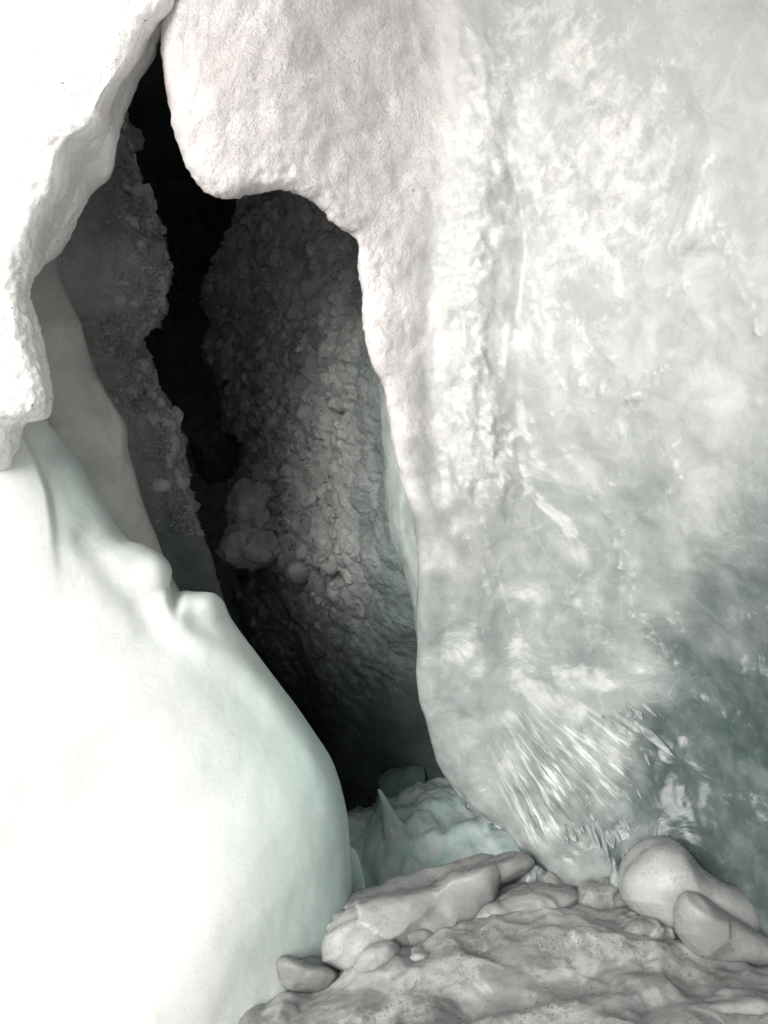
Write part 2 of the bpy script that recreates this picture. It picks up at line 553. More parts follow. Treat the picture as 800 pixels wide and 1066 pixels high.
def build_glacier():
    """the body of the glacier round the crevasse: back, roof and sides, open at the front"""
    n, m = 60, 60
    th = np.linspace(0, 2 * math.pi, n)
    # rounded rectangle section
    e = 0.25
    cx = np.sign(np.cos(th)) * np.abs(np.cos(th)) ** e
    cz = np.sign(np.sin(th)) * np.abs(np.sin(th)) ** e
    V = []
    for k in range(m):
        f = k / (m - 1)
        yy = 2.80 + 8 * f + 0.35 * (cx > 0.3) * max(0, 1 - f * 12)
        sh = 1.0 if f < 0.75 else math.sqrt(max(0, 1 - ((f - 0.75) / 0.25) ** 2))
        V.append(np.stack([-1.05 + 2.0 * cx * sh, np.broadcast_to(yy, (n,)), 1.6 + 3.3 * cz * sh], -1))
    P = np.array(V)
    P[:, :, 1] += 0
    P[8:] += 0.15 * fbm(P[8:], 0.9, 4, 9)[..., None]
    F = grid_faces(m, n)
    cen = P.reshape(-1, 3)[F].mean(1)
    hole = (cen[:, 0] > 0.3) & (cen[:, 1] > 3.35) & (cen[:, 1] < 8.5) & (cen[:, 2] < 1.9)  # unseen side opening, added so sky light reaches the ice bed
    # unseen gap added in the roof to let sky light into the crack
    hole |= (cen[:, 2] > 3.6) & (cen[:, 1] > 3.3) & (cen[:, 1] < 4.9)
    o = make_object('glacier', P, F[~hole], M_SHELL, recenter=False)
    tag(o, kind='structure')
build_glacier()

def build_shade_roof():
    """an unseen ice roof, added above the camera to block skylight from overhead"""
    n, m = 70, 60
    X, Y = np.meshgrid(np.linspace(-4.5, 6, n), np.linspace(-1.6, 3.2, m), indexing='ij')
    P = np.stack([X, Y, 4.3 + 0.10 * (X - 1) ** 2 * 0.3 + 0 * X], -1)
    P[..., 2] += 0.25 * fbm(P, 0.6, 4, 19)
    lo = make_object('glacier', np.concatenate([P, P + np.array([0, 0, 1.2])], 1), grid_faces(n, 2 * m), M_SNOW, recenter=False)  # added overhead cover that keeps out the sky light
    tag(lo, kind='structure')
build_shade_roof()

# ------------------------------------------------------------------ right wall with its snow lip
B = [(230, -750), (222, -420), (205, -160), (192, -50), (172, 10), (168, 36), (171, 70), (178, 110), (188, 150), (203, 182), (222, 203), (243, 208),
     (262, 203), (285, 199), (310, 201), (330, 212), (350, 234), (371, 250), (376, 290), (381, 330), (389, 375), (402, 401),
     (409, 453), (419, 498), (430, 526), (437, 560), (439, 600), (436, 640), (434, 690), (437, 725), (446, 760), (456, 790),
     (470, 818), (485, 838), (505, 853), (527, 866), (545, 890), (562, 920), (585, 960), (605, 1010), (620, 1100), (630, 1250)]
LIPW = 20.0

def wall_Y(px, py):
    xs = [100, 170, 230, 300, 370, 420, 455, 490, 540, 620, 700, 800, 950, 1150, 1600]
    ys = [2.70, 2.70, 2.72, 2.80, 2.97, 3.10, 3.16, 3.10, 3.10, 2.90, 2.66, 2.36, 1.95, 1.5, 0.8]
    q = np.linspace(100, 1600, 600)
    v = np.interp(q, xs, ys)
    k = np.hanning(31); k /= k.sum()
    v = np.convolve(np.pad(v, 15, mode='edge'), k, 'valid')
    Y = np.interp(px, q, v)
    Y = Y + 0.00030 * (np.clip(py, -200, 1100) - 300)
    Y = Y - 0.03 * np.exp(-((px - 270) / 130) ** 2 - ((py - 110) / 120) ** 2)
    # foot of the wall swells forward
    Y = Y - 0.16 * sstep(600, 900, py) * np.exp(-((px - 590) / 130) ** 2)
    # deep bay on the lower right
    Y = Y + 0.22 * np.exp(-((px - 740) / 120) ** 2 - ((py - 780) / 170) ** 2)
    return Y

GROOVE = [(462, -200), (458, 0), (470, 110), (462, 200), (452, 300), (450, 420), (466, 520), (500, 610), (560, 700), (640, 770)]
RUG = [(500, 60), (510, 160), (500, 260), (488, 340), (490, 430), (505, 500)]
CREASE = [(532, 150), (545, 240), (541, 300), (532, 370)]
FLAKE = [(752, 150), (742, 205), (722, 258), (690, 296)]
CRACK = [(520, 478), (560, 515), (600, 560), (610, 590), (597, 617)]
FROST = [  # polyline, width, height
    ([(545, 300), (600, 340), (640, 375), (662, 412)], 13, 0.012), ([(590, 395), (640, 410), (662, 412), (690, 378), (700, 372)], 9, 0.012),
    ([(638, 455), (655, 425), (680, 395)], 8, 0.012), ([(575, 432), (620, 428)], 4, 0.006), ([(600, 530), (618, 516), (640, 500)], 7, 0.012),
    ([(635, 540), (648, 556), (640, 570), (646, 585)], 8, 0.022), ([(655, 600), (662, 640), (678, 660), (700, 690)], 8, 0.012),
    ([(715, 290), (718, 330), (712, 345)], 4, 0.008), ([(735, 240), (760, 262), (776, 305), (790, 345)], 14, 0.01), ([(700, 470), (715, 490), (705, 505)], 9, 0.008),
    ([(780, 696), (805, 690)], 11, 0.02), ([(735, 390), (738, 420)], 7, 0.006), ([(595, 30), (605, 60)], 8, 0.012), ([(580, 60), (605, 95)], 7, 0.012),
    ([(690, 70), (680, 105)], 10, 0.012), ([(755, 730), (800, 775)], 4, 0.006), ([(690, 640), (710, 655)], 6, 0.008), ([(700, 713), (740, 730), (770, 752)], 4, 0.007),
    ([(760, 655), (790, 635)], 6, 0.006), ([(770, 830), (795, 845)], 10, 0.006), ([(650, 760), (690, 790)], 5, 0.01), ([(560, 330), (570, 372)], 9, 0.01),
    ([(505, 430), (515, 480)], 12, 0.012), ([(490, 400), (500, 440), (520, 480)], 7, 0.016)]

def fan(px, py):
    """radial coordinates of the broken fan at the foot of the wall"""
    dx, dy = px - 422, py - 612
    r, th = np.hypot(dx, dy), np.arctan2(dy, dx)
    nz = noise(np.stack([px / 40, py / 40, 0 * px], -1), 1.0, 88)
    ft = np.exp(-((px - 614 + 14 * nz) / 84) ** 4 - ((py - 845 + 14 * nz) / 92) ** 4)
    ft = ft * sstep(1.25, 1.08, th) * sstep(0.48, 0.60, th + 0.05 * nz) * sstep(322, 290, r + 26 * nz)
    return r, th, ft

def wall_disp(px, py, P, N):
    d = 0.022 * fbm(P, 2.2, 5, 21)
    # snow side: small crust lumps, falling off downwards
    left = sstep(30, -30, px - np.interp(py, [p[1] for p in GROOVE], [p[0] for p in GROOVE]))
    edge = sstep(60, 0, stroke(px, py, B[9:20])[0])
    d += left * (0.007 * fbm(P, 14, 4, 5) + 0.005 * ridged(P, 9, 3, 8)) * sstep(700, 250, py)
    d += edge * 0.010 * noise(P, 45, 77)
    # vertical flutes running down the curtain
    q = P * np.array([7, 7, 0.9]) + 0.25 * np.stack([fbm(P, 2, 2, 31)] * 3, -1)
    d += 0.016 * left * sstep(250, 450, py) * noise(q, 1.0, 33)
    wx = 9 * fbm(P, 5, 4, 43); px0 = px
    px = px + wx
    s, a, _ = stroke(px, py, GROOVE)
    w = 15 + 9 * noise(P, 5, 41)
    d -= 0.020 * sstep(60, 260, py) * np.exp(-(s / np.maximum(w, 5)) ** 2) * sstep(0.02, 0.15, a) * sstep(0.95, 0.6, a)
    s, a, _ = stroke(px, py, CREASE)
    d -= 0.020 * np.exp(-(s / 8) ** 2) * sstep(0, 0.2, a) * sstep(1, 0.6, a)
    # rugged strip
    s, a, _ = stroke(px, py, RUG)
    rg = np.exp(-(s / 38) ** 2)
    q = P * np.array([1, 1, 0.55])
    d += rg * (0.020 * ridged(q, 11, 4, 55) + 0.012 * fbm(P, 30, 3, 56))
    # flake with a stepped edge
    s, a, side = stroke(px, py, FLAKE)
    d += 0.030 * np.exp(-(s / 40) ** 2) * (side > 0) * sstep(0, 0.2, a) * sstep(1.0, 0.7, a) * sstep(0, 6, s)
    st = np.sin((px * 0.94 + py * 0.34) * 0.55 + 2 * noise(P, 6, 91))
    d += 0.004 * st * np.exp(-((px - 700) / 28) ** 2 - ((py - 215) / 55) ** 2)
    s, a, side = stroke(px, py, CRACK)
    d += 0.005 * np.exp(-(s / 4) ** 2) + 0.010 * np.exp(-(s / 45) ** 2) * (side > 0) * sstep(0, 4, s)
    px = px0
    fr_n = fbm(P, 13, 4, 13); fr_d = fbm(P, 38, 3, 14)
    for pts, wd, h in FROST:
        s, a, _ = stroke(px, py, pts)
        s = s + 1.3 * wd * fr_n
        d += 0.8 * h * np.exp(-(np.maximum(s, 0) / (wd * 0.8)) ** 2) * np.clip(0.3 + 1.2 * fr_d, 0, 2)
    # scooped, gently dimpled clear ice
    clear = sstep(520, 620, px)
    f1, f2, _ = worley(P, 5.5, 4)
    d += clear * 0.010 * (f1 - 0.5) + clear * 0.012 * fbm(P, 6, 4, 15)
    # fractured foot, blades running down to the right
    r, th, ft = fan(px, py)
    q = np.stack([r / 60, th * 16, np.zeros_like(r)], -1)
    d += ft * (0.016 + 0.020 * plates(q, 0.8, 73, 0.8, 0.2) + 0.006 * fbm(P, 25, 3, 72))
    d += 0.012 * clear * plates(P, 4.0, 74, 0.9) * sstep(120, 60, np.hypot(px - 640, (py - 240) * 0.7)) 
    return d

def wall_mask(px, py, P):
    gx = np.interp(py, [p[1] for p in GROOVE], [p[0] for p in GROOVE])
    nz = fbm(P, 5, 4, 61)
    snow = sstep(45, -55, px - gx + 30 * nz) * sstep(640, 330, py + 90 * nz)
    fr = 0.90 * np.exp(-((px - 610) / 105) ** 2 - ((py - 210) / 125) ** 2)
    fr += 0.55 * np.exp(-((px - 560) / 90) ** 2 - ((py - 30) / 90) ** 2)
    fr += 0.22 * np.exp(-((px - 690) / 90) ** 2 - ((py - 90) / 120) ** 2)
    fr = fr * (0.75 + 0.5 * fbm(P, 7, 4, 62))
    s, a, _ = stroke(px, py, RUG)
    fr = np.maximum(fr, (0.5 + 0.3 * nz) * np.exp(-(s / 42) ** 2))
    s, a, _ = stroke(px, py, CRACK)
    fr = np.maximum(fr, 0.45 * np.exp(-(s / 4) ** 2))
    fr_n = fbm(P, 13, 4, 13); fr_d = fbm(P, 38, 3, 14)
    for pts, wd, h in FROST:
        s, a, _ = stroke(px, py, pts)
        s = np.maximum(s + 1.6 * wd * fr_n, 0)
        fr = np.maximum(fr, 0.50 * np.exp(-(s / (wd * 1.7)) ** 2) * np.clip(0.65 + 0.9 * fr_d, 0, 1.3))
    # fine frost flowing down the lower wall to the right
    # fine frost streaks running down the curtain
    u = (px * 0.30 + py * 0.95) / 100; v = (-px * 0.95 + py * 0.30) / 100
    q = np.stack([u * 1.0, v * 9, np.zeros_like(u)], -1)
    ft = np.exp(-((px - 520 - 0.25 * (py - 600)) / 75) ** 2 - ((py - 610) / 150) ** 2)
    fr = np.maximum(fr, ft * (0.26 + 0.42 * fbm(q, 1.2, 4, 63)))
    # scattered cloudy inclusions in the clear ice
    f = fbm(P, 4.5, 5, 64)
    fr = np.maximum(fr, 0.16 * sstep(0.15, 0.9, f) * sstep(560, 660, px) * sstep(330, 450, py))
    deep = sstep(360, 860, py + 0.6 * (px - 640)) * sstep(520, 720, px + 40 * nz)  # darker teal towards the lower right
    deep = np.maximum(deep, 0.55 * sstep(280, 660, py))  # and darker downwards over the whole wall
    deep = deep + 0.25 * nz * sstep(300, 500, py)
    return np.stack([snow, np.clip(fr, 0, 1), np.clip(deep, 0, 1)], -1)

def build_wall():
    NB_, NR = 460, 340
    bd = smooth_curve(B, 2600)
    s = np.concatenate([[0], np.cumsum(np.linalg.norm(np.diff(bd, axis=0), axis=1))])
    # more rows inside the picture
    wgt = np.where((bd[:, 1] > -60) & (bd[:, 1] < 1080), 1.0, 0.18)
    cs = np.concatenate([[0], np.cumsum(np.diff(s) * wgt[1:])])
    q = np.linspace(0, cs[-1], NB_)
    bx, by = np.interp(q, cs, bd[:, 0]), np.interp(q, cs, bd[:, 1])
    kx = [0, np.argmin(np.abs(bx - 172) + np.abs(by - 10)), np.argmin(np.hypot(bx - 371, by - 250)), np.argmin(np.hypot(bx - 436, by - 640)), NB_ - 1]
    kx[2:2] = [np.argmin(np.hypot(bx - 222, by - 203)), np.argmin(np.hypot(bx - 310, by - 201))]
    ry = smooth_mono(kx, [-900, -520, -330, -40, 170, 660, 1250], NB_)
    t = np.linspace(0, 1, NR) ** 1.15
    W = np.clip(t * 1.25, 0, None)
    px = bx[:, None] + (1500 - bx[:, None]) * np.where(t < 0.75, t * 0.62 / 0.75 * 1.0, 0.62 + (t - 0.75) / 0.25 * 0.38)[None, :]
    bl = (1 - (1 - np.clip(t / 0.5, 0, 1)) ** 3)[None, :]
    py = by[:, None] * (1 - bl) + ry[:, None] * bl
    Y = wall_Y(px, py)
    # rounding away at the free edge
    e = np.full(px.shape, 1e3)
    e[:, :150] = stroke(px[:, :150], py[:, :150], np.stack([bx, by], -1)[::6])[0]
    u = np.clip(1 - e / LIPW, 0, 1)
    Y = Y + 0.06 * (1 - np.sqrt(np.clip(1 - u ** 2, 0, 1)))
    # the hidden return of the edge, running back into the crevasse
    nl = 14
    f = np.linspace(1, 0.04, nl)
    tang = np.gradient(np.stack([bx, by], -1), axis=0)
    tang /= np.linalg.norm(tang, axis=-1, keepdims=True)
    inw = np.stack([-tang[:, 1], tang[:, 0]], -1)
    if inw[NB_ // 2, 0] < 0: inw = -inw
    lx = bx[:, None] + inw[:, :1] * 70 * f[None, :] ** 1.6
    ly = by[:, None] + inw[:, 1:] * 70 * f[None, :] ** 1.6
    lY = Y[:, :1] + 0.85 * f[None, :]
    px = np.concatenate([lx, px], 1); py = np.concatenate([ly, py], 1); Y = np.concatenate([lY, Y], 1)
    P = unproj(px, py, Y)
    N = grid_normals(P)
    P = P + N * wall_disp(px, py, P, N)[..., None]
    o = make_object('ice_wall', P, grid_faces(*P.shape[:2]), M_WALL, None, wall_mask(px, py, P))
    r, th, ft = fan(px, py)
    at = o.data.attributes.new('flow', 'FLOAT_VECTOR', 'POINT')
    at.data.foreach_set('vector', np.stack([r / 55, th * 38, ft], -1).reshape(-1).astype(np.float32))
    tag(o, 'tall pale ice wall on the right, snowy lip above, frosted centre and dark clear foot', 'ice wall', kind='thing')
    return o
WALL = build_wall()

# thin flange of ice standing behind the wall's edge
fl = [(392, 380), (396, 415), (398, 450), (400, 480), (402, 505), (405, 550), (413, 577), (426, 612), (432, 650), (436, 700), (440, 740)]
rows = [[(x + 14, y, 4.0), (x + 4, y, 3.62), (x, y, 3.5), (x + 9, y, 3.36), (x + 24, y + 2, 3.33), (x + 60, y + 4, 3.33)] for x, y in fl]
sheet('flange', rows, 90, 40, ice_material('flange_ice', (0.20, 0.235, 0.225), (0.29, 0.32, 0.31), (0.2, 0.4), 0.0, 0.25, (1, 1, 0.3)),
      lambda px, py, P, N: 0.010 * fbm(P, 9, 4, 3) + 0.004 * noise(P, 50, 4), parent=WALL)

# broken blades frozen to the foot of the wall
def shard_mesh(p0, p1, w, nrm, seed):
    r = np.random.default_rng(seed)
    ax = p1 - p0
    L = np.linalg.norm(ax); ax = ax / L
    sd = np.cross(ax, nrm); sd /= np.linalg.norm(sd)
    V = [p0 - ax * 0.0]
    for f, ww in ((0.22, 0.8), (0.55, 1.0), (0.85, 0.55)):
        for k in range(4):
            an = k * math.pi / 2 + 0.5
            V.append(p0 + ax * L * f + (sd * math.cos(an) * w + nrm * math.sin(an) * w * 0.55) * ww * (0.75 + 0.5 * r.random()))
    V.append(p1)
    F = []
    for k in range(4):
        j = (k + 1) % 4
        F.append([0, 1 + j, 1 + k])
        for a in (1, 5):
            F.append([a + k, a + j, a + 4 + j, a + 4 + k])
        F.append([9 + k, 9 + j, 13])
    return np.array(V), F
def wall_point(px, py):
    return unproj(px, py, wall_Y(np.array(float(px)), np.array(float(py))))
WALL_NRM = np.array([-0.66, -0.73, 0.16]); WALL_NRM /= np.linalg.norm(WALL_NRM)
def add_shard(x0, y0, x1, y1, w, k, lift):
    a, b_ = wall_point(x0, y0), wall_point(x1, y1)
    V, F = shard_mesh(a - WALL_NRM * 0.02, b_ + WALL_NRM * lift, w * 0.0036, WALL_NRM, k)
    make_object('shard', V, F, M_SHARD, WALL, smooth=False)
r_ = np.random.default_rng(31)
k = 0
for x0, y0, ang, n_, spread, ln in [(648, 752, 36, 12, 14, 60), (640, 790, 43, 12, 20, 74), (612, 820, 50, 12, 24, 60), (590, 855, 58, 10, 18, 46), (632, 866, 62, 12, 16, 50)]:
    for _ in range(n_):
        an = math.radians(ang + r_.normal(0, 7))
        L_ = ln * (0.25 + 0.9 * r_.random() ** 1.5)
        cx0, cy0 = x0 + r_.normal(0, spread), y0 + r_.normal(0, spread * 0.7)
        add_shard(cx0 - 0.5 * L_ * math.cos(an), cy0 - 0.5 * L_ * math.sin(an), cx0 + 0.5 * L_ * math.cos(an), cy0 + 0.5 * L_ * math.sin(an), 1.8 + 5.0 * r_.random() ** 2, k, 0.001 + 0.019 * r_.random())
        k += 1

# ------------------------------------------------------------------ upper left snow bank
S_E = [((232, -760), (225, -760)), ((222, -420), (214, -420)), ((205, -150), (200, -150)), ((196, -60), (190, -60)), ((185, 0), (181, 0)), ((173, 21), (163, 22)), ((165, 40), (150, 40)), ((160, 58), (141, 58)), ((146, 86), (124, 84)), ((132, 120), (108, 112)),
       ((121, 150), (104, 126)), ((113, 178), (90, 140)), ((98, 196), (68, 156)), ((85, 216), (58, 190)), ((73, 240), (42, 222)), ((60, 263), (31, 245)), ((42, 277), (27, 266)), ((30, 288), (22, 286)), ((27, 304), (18, 304)),
       ((34, 330), (24, 332)), ((42, 358), (32, 360)), ((50, 385), (40, 386)), ((55, 410), (45, 408)), ((53, 428), (43, 424)), ((42, 436), (32, 430)), ((26, 440), (18, 434)), ((20, 455), (11, 450)), ((16, 480), (6, 478)), ((12, 510), (0, 508)), ((4, 550), (-8, 548)), ((-10, 610), (-24, 608)), ((-40, 700), (-54, 700)), ((-90, 900), (-100, 900))]
rows = []
for (sx, sy), (ex, ey) in S_E:
    wdt = max(sx - ex, 4)
    sink = 0.42 * min(max((sy - 440) / 130, 0), 1.6)
    yr = 2.62 + 0.012 * wdt
    rows.append([(sx - 40, sy - 6, yr + 0.75), (sx - 14, sy - 3, yr + 0.3), (sx, sy, yr), (sx * 0.55 + ex * 0.45, sy * 0.55 + ey * 0.45, yr - 0.05 - 0.004 * wdt), (ex, ey, 2.58),
                 (ex - 25, ey, 2.53), (ex - 90, ey, 2.50), (ex - 200, ey, 2.50), (ex - 420, ey, 2.55), (-1000, ey, 2.75)])
    rows[-1] = [(a, b_, c_ + sink) for a, b_, c_ in rows[-1]]
def bank_disp(px, py, P, N):
    d = 0.02 * fbm(P, 2.5, 4, 101) + 0.006 * fbm(P, 14, 4, 102) + 0.004 * noise(P, 40, 103)
    return d + 0.006 * ridged(P, 18, 3, 104) * sstep(120, 200, py)
BANK, *_ = sheet('snow_bank', rows, 330, 190, M_SNOW, bank_disp)
tag(BANK, 'blown-out white snow bank on the upper left with a sheared grey rim', 'snow bank')

# ------------------------------------------------------------------ lower left mound
S_L = [((40, 425), (-250, 440)), ((62, 455), (-250, 480)), ((82, 482), (-250, 540)), ((102, 517), (-250, 600)), ((121, 549), (-250, 660)), ((135, 562), (-250, 700)), ((152, 568), (-250, 740)), ((170, 582), (-250, 775)), ((180, 599), (-250, 805)), ((184, 610), (-250, 830)),
       ((200, 614), (-250, 860)), ((222, 617), (-250, 900)), ((233, 628), (-250, 930)), ((243, 646), (-250, 965)), ((264, 677), (-250, 1020)), ((290, 714), (-250, 1090)), ((318, 750), (-200, 1180)), ((340, 780), (-120, 1250)), ((353, 808), (-60, 1290)), ((360, 840), (0, 1310)), ((364, 875), (60, 1330)), ((367, 920), (140, 1330)),
       ((369, 970), (220, 1330)), ((371, 1030), (290, 1330)), ((373, 1120), (350, 1330))]
rows = []
sl = np.array([p[0] for p in S_L], float)
slm = np.stack([np.convolve(np.pad(sl[:, k], 4, mode='reflect', reflect_type='odd'), np.hanning(11)[1:-1] / np.hanning(11).sum(), 'valid') for k in (0, 1)], -1)
for ((sx, sy), (lx, ly)), (mx, my) in zip(S_L, slm):
    f0 = (my - 425) / 600
    ys = 3.05 - 0.05 * f0
    ye = 2.45 - 0.42 * float(sstep(0, 0.4, f0)) + 0.40 * float(sstep(0.6, 0.95, f0))
    r = [(sx - 60, sy + 60, ys + 1.0), (sx - 18, sy + 18, ys + 0.42), (sx - 2, sy + 2, ys + 0.10), (sx, sy, ys)]
    for t in (0.02, 0.06, 0.13, 0.24, 0.4, 0.6, 0.8, 1.0):
        g = float(sstep(0, 0.13, t))
        qx, qy = sx + (mx - sx) * g, sy + (my - sy) * g
        r.append((qx + (lx - qx) * t, qy + (ly - qy) * t, ys + (ye - ys) * t ** 0.55))
    r.append((lx - 600, ly + 20, ye + 0.1))
    rows.append(r)
LOBE = [(22, 432), (33, 462), (46, 488), (55, 512), (61, 545), (66, 590), (72, 650), (80, 760)]
FACET = [(168, 600), (172, 630), (188, 652), (216, 676), (250, 694), (290, 735), (325, 785), (345, 830)]
def mound_disp(px, py, P, N):
    d = 0.010 * fbm(P, 2.0, 3, 201) + 0.0015 * fbm(P, 16, 3, 202)
    s, a, side = stroke(px, py, LOBE)
    d += 0.030 * np.exp(-(s / 70) ** 2) * (side > 0) * sstep(0, 12, s) * sstep(0.62, 0.12, a)
    s, a, side = stroke(px, py, FACET)
    d += 0.020 * np.exp(-(s / 16) ** 2) * sstep(1.0, 0.6, a)
    d -= 0.018 * np.exp(-((px - 205) / 22) ** 2 - ((py - 650) / 16) ** 2)
    d += 0.016 * np.exp(-((px - 160) / 16) ** 2 - ((py - 592) / 18) ** 2)
    d += 0.012 * np.exp(-((px - 222) / 14) ** 2 - ((py - 630) / 10) ** 2)
    d -= 0.030 * np.exp(-((px - 183) / 7) ** 2 - ((py - 618) / 20) ** 2)
    s, a, side = stroke(px, py, [(88, 560), (120, 600), (165, 655), (220, 705)])
    d -= 0.012 * np.exp(-(s / 14) ** 2) * sstep(1, 0.5, a)
    return d
def mound_mask(px, py, P):
    nz = fbm(P, 4, 4, 205)
    edge = stroke(px, py, [p[0] for p in S_L])[0]
    m = np.exp(-(edge / (110 + 40 * nz)) ** 2) * (0.40 + 0.60 * sstep(600, 820, py))
    m = np.maximum(m, sstep(640, 520, py) * sstep(25, 70, px + 20 * nz) * 0.75)  # upper facet tinted darker, in place of the shade under the bank
    m = np.maximum(m, 0.35 * sstep(0.1, 0.8, nz) * sstep(250, 120, edge))
    return np.repeat(np.clip(m, 0, 1)[..., None], 3, -1)
MOUND, *_ = sheet('ice_mound', rows, 300, 260, M_MOUND, mound_disp, mound_mask)
tag(MOUND, 'smooth white ice mound swelling across the lower left below the snow bank', 'ice mound')

# ------------------------------------------------------------------ smooth fin between bank and mound
FE = [(40, 220), (50, 250), (57, 268), (64, 288), (76, 316), (86, 337), (88, 354), (96, 377), (104, 397), (113, 416), (124, 432), (131, 446), (134, 470), (142, 500), (152, 530), (166, 565), (184, 610), (210, 660), (240, 720)]
rows = [[(x - 10, y, 4.1), (x - 2, y, 3.62), (x, y, 3.5), (x - 5, y + 1, 3.42), (x - 22, y + 3, 3.34), (x - 48, y + 4, 3.28), (x - 90, y + 4, 3.22), (x - 200, y, 3.2)] for x, y in FE]
FIN, *_ = sheet('ice_fin', rows, 180, 90, M_FIN, lambda px, py, P, N: 0.012 * fbm(P, 3, 4, 301) + 0.012 * np.exp(-(stroke(px, py, [(100, 400), (126, 445), (124, 490)])[0] / 5) ** 2))
tag(FIN, 'smooth grey ice fin standing behind the snow bank and above the mound', 'ice fin')

# ------------------------------------------------------------------ frost walls inside the crevasse
def lumps(P, sc, seed):
    wv = np.stack([fbm(P, 6, 3, seed + k) for k in (1, 2, 3)], -1) * 0.05
    f1, f2, _ = worley(P + wv, sc, seed)
    g1, g2, _ = worley(P + wv, sc * 2.3, seed + 5)
    return np.sqrt(np.clip(1 - f1 ** 2 * 1.2, 0, 1)), np.sqrt(np.clip(1 - g1 ** 2 * 1.2, 0, 1))

LE = [(120, 60), (128, 90), (134, 116), (141, 138), (145, 160), (142, 176), (150, 190), (158, 204), (166, 218), (171, 240), (177, 262), (180, 280), (175, 305), (172, 326), (160, 341), (150, 352), (156, 368), (165, 385), (167, 405), (178, 420), (190, 436),
      (194, 458), (198, 475), (200, 500), (208, 525), (214, 548), (228, 572), (236, 600), (246, 630), (256, 665), (280, 710), (320, 780), (350, 840), (360, 900)]
rows = []
for x, y in LE:
    kn = math.exp(-((y - 260) / 70) ** 2)
    y0 = 4.3 - 0.25 * kn
    x = x - 12
    rows.append([(x - 60, y, y0 + 1.6), (x - 12, y, y0 + 0.7), (x, y, y0 + 0.2), (x - 8, y, y0), (x - 30, y, y0 - 0.08 - 0.12 * kn), (x - 60, y, y0 - 0.25), (x - 110, y, y0 - 0.5), (x - 220, y, y0 - 0.7)])
def left_frost(px, py, P, N):
    a, b_ = lumps(P, 7.5, 401)
    w = sstep(640, 420, py) * sstep(90, 20, stroke(px, py, LE)[0]) * 0.8 + 0.2
    return w * (0.05 * (a - 0.5) + 0.03 * (b_ - 0.5) + 0.02 * fbm(P, 25, 3, 402)) + 0.012 * noise(P, 60, 403) * w
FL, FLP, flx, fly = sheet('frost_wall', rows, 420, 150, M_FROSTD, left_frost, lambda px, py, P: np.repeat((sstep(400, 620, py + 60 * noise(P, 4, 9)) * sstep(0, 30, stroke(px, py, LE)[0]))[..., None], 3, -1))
tag(FL, 'dim grey feathery frost wall hanging on the left side of the crack', 'frost wall', kind='thing')

RE = [(262, 150), (252, 200), (244, 232), (224, 272), (210, 308), (220, 332), (212, 366), (230, 398), (232, 436), (254, 468), (238, 512), (244, 545), (236, 578), (256, 586), (244, 612), (252, 650), (272, 690), (300, 732), (330, 785), (350, 830), (362, 900), (370, 1000)]
rows = []
rex = np.array([p[0] for p in RE], float)
rsm = np.convolve(np.pad(rex, 4, mode='reflect', reflect_type='odd'), np.ones(9) / 9, 'valid')
for (x, y), xs in zip(RE, rsm):
    y0 = 5.6
    x = x + 10; q = 430 - xs
    m = 1 - 0.6 * float(sstep(560, 840, y))
    rows.append([(x + 40, y, y0 + 1.6), (x + 6, y, y0 + 0.7), (x, y, y0 + 0.15), (xs + 10 + 0.12 * q, y, y0 - 0.30 * m), (xs + 0.28 * q, y, y0 - 0.7 * m), (xs + 0.5 * q, y, y0 - 1.15 * m), (xs + 0.75 * q, y, y0 - 1.6 * m), (xs + q, y, y0 - 1.95 * m), (xs + q + 110, y, y0 - 2.1 * m)])
def right_frost(px, py, P, N):
    a, b_ = lumps(P, 5.5, 411)
    w = sstep(800, 640, py) * 0.85 + 0.15
    w = w * (0.4 + 0.6 * sstep(430, 380, px))
    return w * (0.08 * (a - 0.5) + 0.045 * (b_ - 0.5) + 0.02 * fbm(P, 22, 3, 412)) + 0.012 * noise(P, 55, 413) * w
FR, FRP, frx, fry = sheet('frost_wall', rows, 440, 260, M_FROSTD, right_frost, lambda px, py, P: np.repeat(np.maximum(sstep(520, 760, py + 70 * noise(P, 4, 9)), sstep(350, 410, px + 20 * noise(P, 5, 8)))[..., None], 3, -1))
tag(FR, 'dark grey lumpy frost wall filling the right side of the crack', 'frost wall', kind='thing')

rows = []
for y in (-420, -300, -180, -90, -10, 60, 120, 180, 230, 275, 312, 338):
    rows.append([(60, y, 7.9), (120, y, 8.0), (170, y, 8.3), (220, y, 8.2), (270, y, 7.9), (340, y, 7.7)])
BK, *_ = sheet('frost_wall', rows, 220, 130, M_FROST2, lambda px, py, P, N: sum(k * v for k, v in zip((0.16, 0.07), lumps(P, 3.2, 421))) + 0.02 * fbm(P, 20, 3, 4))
tag(BK, 'nearly black frost wall deep at the back of the crack below the narrow top', 'frost wall', kind='thing')

